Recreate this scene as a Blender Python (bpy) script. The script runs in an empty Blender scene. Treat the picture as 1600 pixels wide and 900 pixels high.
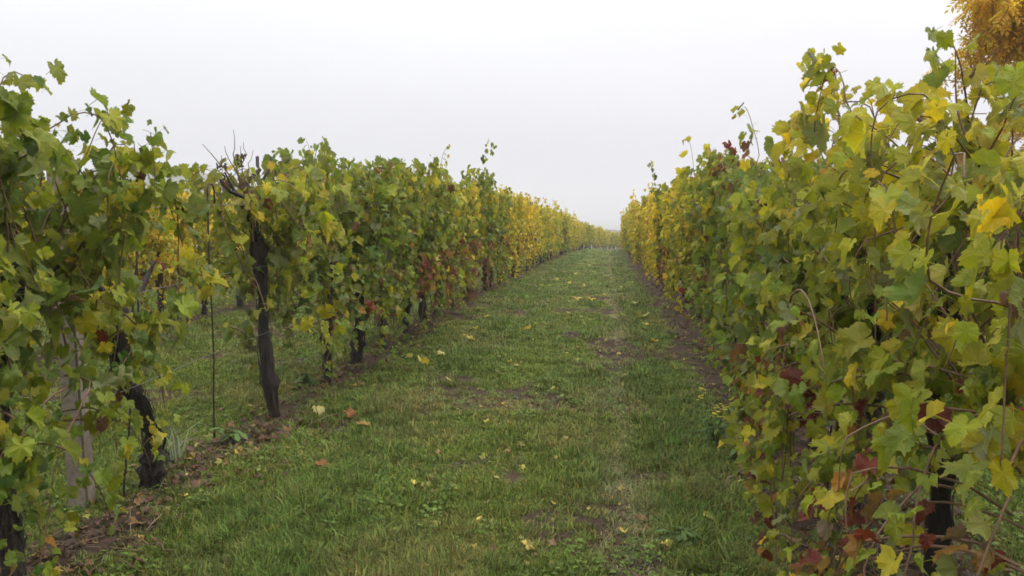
import bpy, math, random
import numpy as np
from mathutils import Matrix, Vector

# ------------------------------------------------------------------ camera, sky, sun, exposure
scene = bpy.context.scene
COL = scene.collection
R = math.radians
EYE = 1.57
cam_data = bpy.data.cameras.new('camera')
cam = bpy.data.objects.new('camera', cam_data)
COL.objects.link(cam)
cam_data.sensor_width = 36.0
cam_data.lens = 29.25
cam_data.clip_start = 0.05
cam_data.clip_end = 8000
PITCH, YAW = 5.71, 6.55
cam.location = (0, 0, EYE)
cam.rotation_euler = (R(90 - PITCH), 0, R(YAW))
scene.camera = cam

world = bpy.data.worlds.new('World')
scene.world = world
world.use_nodes = True
wn, wl = world.node_tree.nodes, world.node_tree.links
wn.clear()
w_out = wn.new('ShaderNodeOutputWorld')
w_bg = wn.new('ShaderNodeBackground')
w_sky = wn.new('ShaderNodeTexSky')
w_sky.sky_type = 'NISHITA'
w_sky.sun_disc = False
w_sky.sun_elevation = R(48)
w_sky.sun_rotation = R(60)
w_sky.dust_density = 4.0
w_tc = wn.new('ShaderNodeTexCoord')
w_sep = wn.new('ShaderNodeSeparateXYZ')
w_ramp = wn.new('ShaderNodeValToRGB')       # overcast cloud layer: brighter towards the zenith
w_ramp.color_ramp.elements[0].position = 0.0
w_ramp.color_ramp.elements[0].color = (0.200, 0.199, 0.211, 1)
w_ramp.color_ramp.elements[1].position = 1.0
w_ramp.color_ramp.elements[1].color = (0.98, 0.975, 0.97, 1)
_e = w_ramp.color_ramp.elements.new(0.30)
_e.color = (0.325, 0.325, 0.335, 1)
w_n = wn.new('ShaderNodeTexNoise'); w_n.inputs['Scale'].default_value = 1.6; w_n.inputs['Detail'].default_value = 3
w_nm = wn.new('ShaderNodeMapping'); w_nm.inputs['Scale'].default_value = (1, 1, 3.5)
w_nr = wn.new('ShaderNodeValToRGB')
w_nr.color_ramp.elements[0].position = 0.3; w_nr.color_ramp.elements[0].color = (23.6, 23.6, 23.9, 1)
w_nr.color_ramp.elements[1].position = 0.7; w_nr.color_ramp.elements[1].color = (26.0, 26.0, 26.0, 1)
w_mul = wn.new('ShaderNodeMix'); w_mul.data_type = 'RGBA'; w_mul.blend_type = 'MULTIPLY'
w_mul.inputs[0].default_value = 1.0
w_mul.inputs[7].default_value = (25.0, 25.0, 25.0, 1)
w_mix = wn.new('ShaderNodeMix'); w_mix.data_type = 'RGBA'
w_mix.inputs[0].default_value = 0.95
wl.new(w_tc.outputs['Generated'], w_sep.inputs[0])
wl.new(w_sep.outputs['Z'], w_ramp.inputs[0])
wl.new(w_ramp.outputs[0], w_mul.inputs[6])
wl.new(w_tc.outputs['Generated'], w_nm.inputs[0]); wl.new(w_nm.outputs[0], w_n.inputs['Vector']); wl.new(w_n.outputs[0], w_nr.inputs[0]); wl.new(w_nr.outputs[0], w_mul.inputs[7])
wl.new(w_sky.outputs[0], w_mix.inputs[6])
wl.new(w_mul.outputs[2], w_mix.inputs[7])
wl.new(w_mix.outputs[2], w_bg.inputs[0])
w_bg.inputs[1].default_value = 0.1
wl.new(w_bg.outputs[0], w_out.inputs[0])

sun_data = bpy.data.lights.new('sun', 'SUN')
sun_data.energy = 1.2
sun_data.angle = R(40)
sun_data.color = (1.0, 0.97, 0.92)
sun = bpy.data.objects.new('sun', sun_data)
COL.objects.link(sun)
sun.rotation_euler = (R(90 - 48), 0, R(180 - 60))

scene.view_settings.view_transform = 'Standard'
scene.view_settings.look = 'None'
scene.view_settings.exposure = 0.56
scene.view_settings.gamma = 1.0
cy = scene.cycles
cy.use_denoising = True
cy.max_bounces = 7
cy.diffuse_bounces = 4
cy.glossy_bounces = 2
cy.transmission_bounces = 4
cy.transparent_max_bounces = 8
cy.volume_bounces = 1
cy.filter_width = 1.7

# ------------------------------------------------------------------ helpers
def vnoise(x, y, s=0):
    """smooth value noise, 0..1"""
    x = np.asarray(x, float); y = np.asarray(y, float)
    xi = np.floor(x).astype(np.int64); yi = np.floor(y).astype(np.int64)
    fx = x - xi; fy = y - yi
    fx = fx * fx * (3 - 2 * fx); fy = fy * fy * (3 - 2 * fy)
    def h(a, b):
        n = (a * 374761393 + b * 668265263 + s * 1442695041) & 0x7fffffff
        n = ((n ^ (n >> 13)) * 1274126177) & 0x7fffffff
        return ((n ^ (n >> 16)) & 0xffff) / 65535.0
    return (h(xi, yi) * (1 - fx) + h(xi + 1, yi) * fx) * (1 - fy) + (h(xi, yi + 1) * (1 - fx) + h(xi + 1, yi + 1) * fx) * fy

def fbm(x, y, s=0, o=3):
    t = 0; a = 0.5; n = 0
    for k in range(o):
        t = t + a * vnoise(x * 2 ** k, y * 2 ** k, s + k * 17); n += a; a *= 0.5
    return t / n

def sstep(a, b, x):
    t = np.clip((x - a) / (b - a), 0, 1)
    return t * t * (3 - 2 * t)

def mesh_np(name, v, tris, mat, col=None, luv=None, smooth=True):
    v = np.ascontiguousarray(v, np.float32); tris = np.ascontiguousarray(tris, np.int32)
    me = bpy.data.meshes.new(name)
    me.vertices.add(len(v)); me.vertices.foreach_set('co', v.ravel())
    me.loops.add(tris.size); me.loops.foreach_set('vertex_index', tris.ravel())
    me.polygons.add(len(tris))
    k = tris.shape[1]
    me.polygons.foreach_set('loop_start', np.arange(0, tris.size, k, dtype=np.int32))
    if smooth:
        me.polygons.foreach_set('use_smooth', np.ones(len(tris), bool))
    if col is not None:
        a = me.color_attributes.new('Col', 'FLOAT_COLOR', 'POINT')
        c = np.ones((len(v), 4), np.float32); c[:, :3] = col
        a.data.foreach_set('color', c.ravel())
    if luv is not None:
        a = me.attributes.new('luv', 'FLOAT_VECTOR', 'POINT')
        c = np.zeros((len(v), 3), np.float32); c[:, :2] = luv
        a.data.foreach_set('vector', c.ravel())
    me.materials.append(mat)
    me.update(calc_edges=True)
    return me

def obj(name, me, parent=None, loc=None, kind=None):
    o = bpy.data.objects.new(name, me)
    COL.objects.link(o)
    if parent is not None: o.parent = parent
    if loc is not None: o.location = loc
    if kind: o['kind'] = kind
    return o

def tag(o, label, cat, group=None):
    o['label'] = label; o['category'] = cat
    if group: o['group'] = group
    return o

def empty(name, loc):
    o = bpy.data.objects.new(name, None)
    o.empty_display_size = 0.1
    COL.objects.link(o); o.location = loc
    return o

def tube(pts, rad, sides=8, cap=True):
    pts = np.asarray(pts, float); rad = np.asarray(rad, float) * np.ones(len(pts))
    n = len(pts)
    t = np.gradient(pts, axis=0)
    t /= np.linalg.norm(t, axis=1)[:, None] + 1e-9
    ref = np.array([0.31, 0.17, 0.05]) if abs(t[0][2]) > 0.7 else np.array([0.05, 0.1, 1.0])
    a = np.cross(t, ref); a /= np.linalg.norm(a, axis=1)[:, None] + 1e-9
    b = np.cross(t, a)
    ang = np.linspace(0, 2 * np.pi, sides, endpoint=False)
    v = pts[:, None, :] + rad[:, None, None] * (np.cos(ang)[None, :, None] * a[:, None, :] + np.sin(ang)[None, :, None] * b[:, None, :])
    v = v.reshape(-1, 3)
    i = np.arange(n - 1)[:, None] * sides; j = np.arange(sides)[None, :]; j2 = (j + 1) % sides
    q = np.stack([i + j, i + j2, i + sides + j2, i + sides + j], -1).reshape(-1, 4)
    tr = np.concatenate([q[:, [0, 1, 2]], q[:, [0, 2, 3]]])
    if cap:
        v = np.vstack([v, pts[:1], pts[-1:]])
        c0, c1 = n * sides, n * sides + 1
        jj = np.arange(sides); jn = (jj + 1) % sides
        tr = np.concatenate([tr, np.stack([jj * 0 + c0, jn, jj], -1), np.stack([jj * 0 + c1, (n - 1) * sides + jj, (n - 1) * sides + jn], -1)])
    return v, tr

def join(parts):
    vs, ts, off = [], [], 0
    for v, t in parts:
        vs.append(v); ts.append(t + off); off += len(v)
    return np.vstack(vs), np.vstack(ts)

# ------------------------------------------------------------------ materials
def new_mat(name):
    m = bpy.data.materials.new(name); m.use_nodes = True
    nt = m.node_tree; nt.nodes.clear()
    return m, nt, nt.nodes, nt.links

def N(nt, typ, **kw):
    n = nt.nodes.new(typ)
    for k, v in kw.items(): setattr(n, k, v)
    return n

def M(nt, op, a, b=None, c=None, clamp=False):
    n = nt.nodes.new('ShaderNodeMath'); n.operation = op; n.use_clamp = clamp
    for i, x in enumerate((a, b, c)):
        if x is None: continue
        if isinstance(x, (int, float)): n.inputs[i].default_value = x
        else: nt.links.new(x, n.inputs[i])
    return n.outputs[0]

def MIX(nt, f, a, b, blend='MIX'):
    n = nt.nodes.new('ShaderNodeMix'); n.data_type = 'RGBA'; n.blend_type = blend
    for i, x in ((0, f), (6, a), (7, b)):
        if isinstance(x, (int, float)): n.inputs[i].default_value = x
        elif isinstance(x, tuple): n.inputs[i].default_value = (*x, 1)
        else: nt.links.new(x, n.inputs[i])
    return n.outputs[2]

def NOISE(nt, scale, detail=3, rough=0.55, vec=None):
    n = nt.nodes.new('ShaderNodeTexNoise')
    n.inputs['Scale'].default_value = scale; n.inputs['Detail'].default_value = detail; n.inputs['Roughness'].default_value = rough
    if vec is not None: nt.links.new(vec, n.inputs['Vector'])
    return n.outputs[0]

def RAMP(nt, x, stops):
    n = nt.nodes.new('ShaderNodeValToRGB')
    el = n.color_ramp.elements
    while len(el) < len(stops): el.new(0.5)
    for e, (p, c) in zip(el, stops):
        e.position = p; e.color = (*c, 1) if isinstance(c, tuple) else (c, c, c, 1)
    nt.links.new(x, n.inputs[0])
    return n.outputs[0]

def BUMP(nt, h, strength, dist=0.01):
    n = nt.nodes.new('ShaderNodeBump'); n.inputs['Strength'].default_value = strength; n.inputs['Distance'].default_value = dist
    nt.links.new(h, n.inputs['Height'])
    return n.outputs[0]

def leaf_mat(name, src, veins=True, transl=0.44):
    m, nt, nd, lk = new_mat(name)
    if src == 'object':
        c = N(nt, 'ShaderNodeObjectInfo').outputs['Color']
    else:
        a = N(nt, 'ShaderNodeAttribute', attribute_name='Col'); c = a.outputs['Color']
    geo = N(nt, 'ShaderNodeNewGeometry')
    n1 = NOISE(nt, 38.0, 3, 0.6, geo.outputs['Position'])
    c = MIX(nt, RAMP(nt, n1, [(0.3, 0.0), (0.75, 0.55)]), c, MIX(nt, 1.0, c, (1.35, 1.1, 0.7), 'MULTIPLY'))
    if veins:
        u = N(nt, 'ShaderNodeAttribute', attribute_name='luv')
        s = N(nt, 'ShaderNodeSeparateXYZ'); lk.new(u.outputs['Vector'], s.inputs[0])
        ax = M(nt, 'ABSOLUTE', s.outputs[0])
        th = M(nt, 'ARCTAN2', ax, s.outputs[1])
        r = M(nt, 'SQRT', M(nt, 'ADD', M(nt, 'MULTIPLY', ax, ax), M(nt, 'MULTIPLY', s.outputs[1], s.outputs[1])))
        ds = [M(nt, 'ABSOLUTE', M(nt, 'SINE', M(nt, 'SUBTRACT', th, k))) for k in (0.0, 0.87, 1.95)]
        d = M(nt, 'MULTIPLY', r, M(nt, 'MINIMUM', ds[0], M(nt, 'MINIMUM', ds[1], ds[2])))
        vein = RAMP(nt, d, [(0.004, 1.0), (0.028, 0.0)])
        ribs = N(nt, 'ShaderNodeTexWave', wave_type='BANDS', bands_direction='Y'); ribs.inputs['Scale'].default_value = 3.2; ribs.inputs['Distortion'].default_value = 7.0; ribs.inputs['Detail'].default_value = 1.0
        lk.new(u.outputs['Vector'], ribs.inputs['Vector'])
        # brown, drying margin with an uneven edge
        e = M(nt, 'ADD', r, M(nt, 'MULTIPLY', M(nt, 'SUBTRACT', NOISE(nt, 60.0, 2, 0.5, geo.outputs['Position']), 0.5), 0.9))
        edge = RAMP(nt, e, [(0.80, 0.0), (1.1, 0.6)])
        spots = RAMP(nt, NOISE(nt, 95.0, 2, 0.6, geo.outputs['Position']), [(0.69, 0.0), (0.76, 0.5)])
        blot = RAMP(nt, NOISE(nt, 16.0, 2, 0.5, geo.outputs['Position']), [(0.40, 0.0), (0.68, 0.5)])
        c = MIX(nt, blot, c, MIX(nt, 1.0, c, (1.45, 1.2, 0.9), 'MULTIPLY'))
        c = MIX(nt, spots, c, (0.10, 0.055, 0.025))
        c = MIX(nt, edge, c, MIX(nt, 0.5, MIX(nt, 1.0, c, (1.6, 1.2, 0.8), 'MULTIPLY'), (0.27, 0.215, 0.035)))
        c = MIX(nt, RAMP(nt, e, [(1.02, 0.0), (1.2, 0.75)]), c, (0.16, 0.075, 0.03))
        c = MIX(nt, M(nt, 'MULTIPLY', vein, 0.26), c, MIX(nt, 1.0, c, (1.9, 1.7, 1.5), 'MULTIPLY'))
    # the downy underside of a vine leaf is paler
    c = MIX(nt, M(nt, 'MULTIPLY', geo.outputs['Backfacing'], 0.35), c, (0.17, 0.19, 0.12))
    p = N(nt, 'ShaderNodeBsdfPrincipled')
    lk.new(c, p.inputs['Base Color'])
    p.inputs['Roughness'].default_value = 0.55
    p.inputs['Specular IOR Level'].default_value = 0.35
    t = N(nt, 'ShaderNodeBsdfTranslucent')
    lk.new(MIX(nt, 1.0, c, (1.25, 1.2, 0.6), 'MULTIPLY'), t.inputs['Color'])
    mx = N(nt, 'ShaderNodeMixShader'); mx.inputs[0].default_value = transl
    lk.new(p.outputs[0], mx.inputs[1]); lk.new(t.outputs[0], mx.inputs[2])
    if veins:
        lk.new(BUMP(nt, M(nt, 'ADD', M(nt, 'ADD', n1, M(nt, 'MULTIPLY', ribs.outputs['Fac'], 0.10)), M(nt, 'MULTIPLY', d, -2.5)), 0.5, 0.012), p.inputs['Normal'])
    out = N(nt, 'ShaderNodeOutputMaterial'); lk.new(mx.outputs[0], out.inputs[0])
    return m

M_LEAF = leaf_mat('vine_leaf', 'object')
M_FOL = leaf_mat('vine_foliage', 'attr')
M_FOLFAR = leaf_mat('vine_foliage_far', 'attr', veins=False)
M_TREE = leaf_mat('tree_foliage', 'attr', veins=False, transl=0.55)

def simple_mat(name, c1, c2, scale, rough=0.85, bump=0.4, stretch=None, metal=0.0, dist=0.01):
    m, nt, nd, lk = new_mat(name)
    tc = N(nt, 'ShaderNodeTexCoord')
    vec = tc.outputs['Object']
    if stretch:
        mp = N(nt, 'ShaderNodeMapping'); mp.inputs['Scale'].default_value = stretch
        lk.new(vec, mp.inputs[0]); vec = mp.outputs[0]
    n1 = NOISE(nt, scale, 5, 0.65, vec)
    n2 = NOISE(nt, scale * 0.23, 3, 0.5, vec)
    f = M(nt, 'ADD', M(nt, 'MULTIPLY', n1, 0.65), M(nt, 'MULTIPLY', n2, 0.35))
    c = RAMP(nt, f, [(0.32, c1), (0.68, c2)])
    p = N(nt, 'ShaderNodeBsdfPrincipled')
    lk.new(c, p.inputs['Base Color'])
    p.inputs['Roughness'].default_value = rough; p.inputs['Metallic'].default_value = metal
    lk.new(BUMP(nt, n1, bump, dist), p.inputs['Normal'])
    out = N(nt, 'ShaderNodeOutputMaterial'); lk.new(p.outputs[0], out.inputs[0])
    return m

M_BARK = simple_mat('vine_bark', (0.006, 0.0045, 0.0035), (0.052, 0.037, 0.028), 42, 0.9, 1.0, (1, 1, 0.16), dist=0.03)
M_CANE = simple_mat('vine_cane', (0.07, 0.035, 0.02), (0.20, 0.11, 0.055), 30, 0.6, 0.3)
M_DRYCANE = simple_mat('dry_cane', (0.05, 0.03, 0.022), (0.16, 0.10, 0.065), 30, 0.7, 0.4)
M_POST = simple_mat('concrete', (0.13, 0.105, 0.078), (0.30, 0.25, 0.195), 26, 0.9, 0.6)
M_IRON = simple_mat('iron', (0.012, 0.010, 0.010), (0.055, 0.035, 0.026), 50, 0.65, 0.3, metal=0.4)
M_WIRE = simple_mat('wire', (0.10, 0.10, 0.10), (0.25, 0.25, 0.25), 50, 0.45, 0.1, metal=0.7)
M_GRAPE = simple_mat('dried_grape', (0.022, 0.010, 0.012), (0.07, 0.03, 0.03), 60, 0.6, 0.5)
M_TREEBARK = simple_mat('tree_bark', (0.04, 0.03, 0.024), (0.13, 0.10, 0.08), 16, 0.9, 1.0, (1, 1, 0.25), dist=0.03)
M_SOILCLOD = simple_mat('soil_clod', (0.035, 0.022, 0.015), (0.10, 0.068, 0.047), 30, 0.95, 1.0, dist=0.02)

# ------------------------------------------------------------------ terrain
_hp = np.array([(-3000, 0), (-50, 0), (11, 0), (15, -.10), (20, -.27), (30, -.57), (43, -1.0), (60, -1.68), (85, -2.92), (115, -4.7), (200, -10), (700, -38), (3200, -52)], float)
_hy = np.concatenate([np.linspace(-3000, -60, 60), np.linspace(-50, 250, 601), np.linspace(260, 3200, 200)])
_hz = np.interp(_hy, _hp[:, 0], _hp[:, 1])
_mid = _hz[60:661].copy()
_k = np.hanning(21); _k /= _k.sum()
_mid[12:-12] = np.convolve(_mid, _k, 'same')[12:-12]
_hz[60:661] = _mid
def base_h(y): return np.interp(y, _hy, _hz)

ROWS = {'L1': -2.35, 'R1': 1.27, 'L2': -5.6, 'L3': -9.1, 'R2': 4.8}
def bend(y):
    y = np.asarray(y, float)
    return np.where(y > 45, 0.0011 * (np.minimum(y, 130) - 45) ** 2, 0.0)

def row_dist(x, y):
    xx = x - bend(y)
    return np.min(np.stack([np.abs(xx - r) for r in list(ROWS.values()) + [-12.4, 8.3]]), 0)

def ground_h(x, y):
    x = np.asarray(x, float); y = np.asarray(y, float)
    near = np.clip(1 - (np.abs(y - 8) - 12) / 40, 0, 1) * np.clip(1 - (np.abs(x) - 10) / 15, 0, 1)
    rd = row_dist(x, y)
    xx = x - bend(y)
    h = base_h(y)
    h = h + near * (0.05 * np.exp(-(rd / 0.35) ** 2) + 0.05 * (fbm(x * 1.3, y * 1.3, 3, 3) - 0.5) + 0.022 * (fbm(x * 7, y * 7, 9, 3) - 0.5)
                    + 0.05 * np.exp(-(rd / 0.45) ** 2) * (fbm(x * 9, y * 9, 21, 2) - 0.5)
                    - 0.03 * np.exp(-((xx - 0.1) / 0.16) ** 2) - 0.025 * np.exp(-((xx + 1.2) / 0.18) ** 2))
    # beyond the vineyard the country to the right lies a little higher, to the left lower
    return h

def graded(lo_far, lo, hi, hi_far, step, g=1.16):
    mid = list(np.arange(lo, hi + 1e-6, step))
    s = step; a = hi
    up = []
    while a < hi_far:
        s *= g; a += s; up.append(a)
    s = step; a = lo; dn = []
    while a > lo_far:
        s *= g; a -= s; dn.append(a)
    return np.array(dn[::-1] + mid + up)

def patchiness(x, y):
    """0 bare soil .. 1 dense turf"""
    rd = row_dist(x, y)
    xx = np.asarray(x) - bend(y)
    strip = np.where(xx > 0, 0.50, 0.17)
    turf = sstep(strip - 0.16, strip + 0.2, rd + 0.30 * (fbm(x * 2.2, y * 2.2, 41, 3) - 0.5))
    bare = sstep(0.30, 0.46, fbm(x * 1.6 + 3.1, y * 1.25, 77, 3))
    return turf * (0.22 + 0.78 * bare)

xs = graded(-2600, -4.2, 2.6, 2600, 0.08, 1.14)
ys = graded(-60, 2.6, 13, 3000, 0.08, 1.09)
gx, gy = np.meshgrid(xs, ys)
gz = ground_h(gx, gy)
nx, ny = len(xs), len(ys)
idx = np.arange(nx * ny).reshape(ny, nx)
quads = np.stack([idx[:-1, :-1], idx[:-1, 1:], idx[1:, 1:], idx[1:, :-1]], -1).reshape(-1, 4)
gv = np.stack([gx, gy, gz], -1).reshape(-1, 3)
gp = np.stack([patchiness(gx, gy).ravel(), np.exp(-(((gx - bend(gy)) - 0.1) / 0.11) ** 2).ravel(), row_dist(gx, gy).ravel() * 0.5], -1)

def ground_mat():
    m, nt, nd, lk = new_mat('meadow_soil')
    a = N(nt, 'ShaderNodeAttribute', attribute_name='Col')
    s = N(nt, 'ShaderNodeSeparateColor'); lk.new(a.outputs['Color'], s.inputs[0])
    geo = N(nt, 'ShaderNodeNewGeometry'); P = geo.outputs['Position']
    nf = NOISE(nt, 26, 6, 0.7, P); nm = NOISE(nt, 3.4, 4, 0.6, P); nl = NOISE(nt, 0.55, 3, 0.5, P)
    soil = RAMP(nt, M(nt, 'ADD', M(nt, 'MULTIPLY', nf, 0.6), M(nt, 'MULTIPLY', nm, 0.4)), [(0.3, (0.030, 0.020, 0.014)), (0.55, (0.062, 0.041, 0.026)), (0.75, (0.100, 0.070, 0.045))])
    turf = RAMP(nt, M(nt, 'ADD', M(nt, 'MULTIPLY', nf, 0.55), M(nt, 'MULTIPLY', nm, 0.45)), [(0.3, (0.045, 0.058, 0.012)), (0.5, (0.090, 0.130, 0.020)), (0.68, (0.13, 0.16, 0.032))])
    turf = MIX(nt, RAMP(nt, nl, [(0.45, 0.0), (0.7, 0.45)]), turf, (0.14, 0.125, 0.034))
    turf = MIX(nt, M(nt, 'MULTIPLY', s.outputs[1], 0.3), turf, (0.21, 0.19, 0.085))
    f = RAMP(nt, M(nt, 'ADD', s.outputs[0], M(nt, 'MULTIPLY', M(nt, 'SUBTRACT', nf, 0.5), 0.9)), [(0.35, 0.0), (0.62, 1.0)])
    c = MIX(nt, f, soil, turf)
    p = N(nt, 'ShaderNodeBsdfPrincipled'); lk.new(c, p.inputs['Base Color'])
    p.inputs['Roughness'].default_value = 0.95; p.inputs['Specular IOR Level'].default_value = 0.15
    lk.new(BUMP(nt, M(nt, 'ADD', nf, nm), 0.8, 0.04), p.inputs['Normal'])
    out = N(nt, 'ShaderNodeOutputMaterial'); lk.new(p.outputs[0], out.inputs[0])
    return m
M_GROUND = ground_mat()
ground = obj('ground', mesh_np('ground', gv, quads, M_GROUND, col=gp), kind='structure')

# far hills
def hill(name, x0, x1, y0, y1, fn, mat, nxx=90, nyy=50):
    X, Y = np.meshgrid(np.linspace(x0, x1, nxx), np.linspace(y0, y1, nyy))
    Z = fn(X, Y)
    i = np.arange(nxx * nyy).reshape(nyy, nxx)
    q = np.stack([i[:-1, :-1], i[:-1, 1:], i[1:, 1:], i[1:, :-1]], -1).reshape(-1, 4)
    return obj(name, mesh_np(name, np.stack([X, Y, Z], -1).reshape(-1, 3), q, mat), kind='structure')
M_HILL = simple_mat('wooded_hill', (0.03, 0.04, 0.018), (0.10, 0.10, 0.05), 0.06, 0.95, 0.8, dist=3.0)
M_BANK = simple_mat('brown_slope', (0.055, 0.038, 0.026), (0.15, 0.11, 0.075), 0.35, 0.95, 0.8, dist=0.4)
def hl(X, Y):
    return -45 + 68 * np.exp(-((X + 262) / 125) ** 2 - ((Y - 455) / 130) ** 2) + 6 * (fbm(X / 40, Y / 40, 5, 4) - 0.5)
hill('hill', -800, 60, 190, 800, hl, M_HILL)
def hr(X, Y):
    return -10 + 26 * sstep(-16, 95, X - 0.12 * (Y - 60)) * sstep(60, 150, Y) * (1 - sstep(260, 380, Y)) + 2.0 * (fbm(X / 14, Y / 14, 6, 4) - 0.5)
hill('hillside', -14, 260, 45, 400, hr, M_BANK)

# ------------------------------------------------------------------ leaves
HALF_HI = [(6, .87), (12, .93), (18, .80), (24, .77), (28, .69), (33, .78), (39, .90), (44, .84), (50, 1.0), (56, .84), (63, .90), (70, .76), (77, .80), (85, .68), (93, .79), (100, .74), (108, .88), (117, .74), (128, .80), (139, .68), (150, .70), (161, .56), (170, .48)]
HALF_MID = [(14, .86), (28, .69), (50, 1.0), (66, .78), (84, .69), (108, .88), (140, .70), (166, .50)]
HALF_LO = [(50, .92), (110, .82), (160, .55)]
def leaf_shape(half, rng, ring):
    ang = [0.0] + [a for a, r in half] + [180.0] + [360 - a for a, r in half[::-1]]
    rad = [1.0] + [r for a, r in half] + [0.07] + [r for a, r in half[::-1]]
    ang = np.radians(np.array(ang)) + rng.normal(0, 0.03, len(ang))
    rad = np.array(rad) * rng.uniform(0.93, 1.07, len(ang)) * (1 + 0.10 * np.sin(ang * 2 + rng.uniform(0, 6)))
    out = np.stack([np.sin(ang) * rad, np.cos(ang) * rad], -1)
    n = len(out)
    if ring:
        m = n // 3
        rp = out[1::3][:m] * 0.5
        pts = np.vstack([[[0, 0]], rp, out])
        tr = []
        for j in range(m):
            j2 = (j + 1) % m
            tr.append((0, 1 + j2, 1 + j))
            o = [1 + m + (1 + 3 * j + k) % n for k in range(4)]
            tr += [(1 + j, o[1], o[0]), (1 + j, o[2], o[1]), (1 + j, 1 + j2, o[2]), (1 + j2, o[3], o[2])]
        tr = np.array(tr)
    else:
        pts = np.vstack([[[0, 0.12]], out])
        jj = np.arange(n)
        tr = np.stack([jj * 0, 1 + (jj + 1) % n, 1 + jj], -1)
    x, y = pts[:, 0], pts[:, 1]
    r = np.hypot(x, y); th = np.arctan2(x, y)
    fold = rng.uniform(-0.25, 0.85); droop = rng.uniform(-0.1, 0.8); curl = rng.uniform(-0.4, 0.8)
    z = fold * np.abs(x) - droop * y * np.abs(y) * 0.8 - curl * r ** 3 * 0.7 + 0.13 * r ** 2 * np.sin(th * 5 + rng.uniform(0, 6)) + 0.10 * r * np.sin(th * 3 + rng.uniform(0, 6)) + rng.normal(0, 0.03, len(x)) * (r > 0.3)
    v = np.stack([x * rng.uniform(0.85, 1.08), y, z], -1) * 0.62      # unit leaf: about 1 wide
    if ring:                                                          # leaf stalk
        pd = np.array([rng.normal(0, 0.1), -0.22, -0.62])
        q = np.array([(0, 0, 0), pd * 0.5 + (0, -0.05, 0), pd])
        sv, st = tube(q, 0.014, 3, False)
        tr = np.vstack([tr, st + len(v)]); v = np.vstack([v, sv]); pts = np.vstack([pts, np.zeros((len(sv), 2))])
    return v, tr, pts

lrng = np.random.default_rng(11)
SH_HI = [leaf_shape(HALF_HI, lrng, True) for _ in range(14)]
SH_MID = [leaf_shape(HALF_MID, lrng, False) for _ in range(6)]
SH_LO = [leaf_shape(HALF_LO, lrng, False) for _ in range(6)]
LEAF_MESH = [mesh_np('leaf', v, t, M_LEAF, luv=p) for v, t, p in SH_HI]

GRAD_T = np.array([0.0, 0.22, 0.45, 0.65, 0.85, 1.0])
GRAD_C = np.array([(0.056, 0.104, 0.015), (0.112, 0.172, 0.018), (0.190, 0.235, 0.020), (0.285, 0.290, 0.021), (0.42, 0.375, 0.023), (0.50, 0.40, 0.026)])
ODD = np.array([(0.27, 0.15, 0.030), (0.14, 0.032, 0.020), (0.11, 0.030, 0.020), (0.10, 0.055, 0.028)])
def leaf_colors(yel, red, rng):
    """dark green through lime to yellow; some leaves rusty, red or brown"""
    n = len(yel)
    t = np.clip(yel + rng.normal(0, 0.11, n) + np.where(rng.random(n) < 0.07, 0.3, 0), 0, 1)
    c = np.stack([np.interp(t, GRAD_T, GRAD_C[:, k]) for k in range(3)], -1)
    c *= rng.uniform(0.78, 1.25, (n, 1)) * rng.normal(1, 0.05, (n, 3))
    pale = rng.random(n) < 0.06
    c[pale] = np.array((0.14, 0.17, 0.07)) * rng.uniform(0.8, 1.2, (pale.sum(), 1))
    odd = rng.random(n) < red + 0.015
    c[odd] = ODD[rng.integers(0, 4, odd.sum())] * rng.uniform(0.7, 1.2, (odd.sum(), 1))
    return np.clip(c, 0.004, 0.8)

def nrm(a): return a / (np.linalg.norm(a, axis=-1, keepdims=True) + 1e-9)

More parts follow.
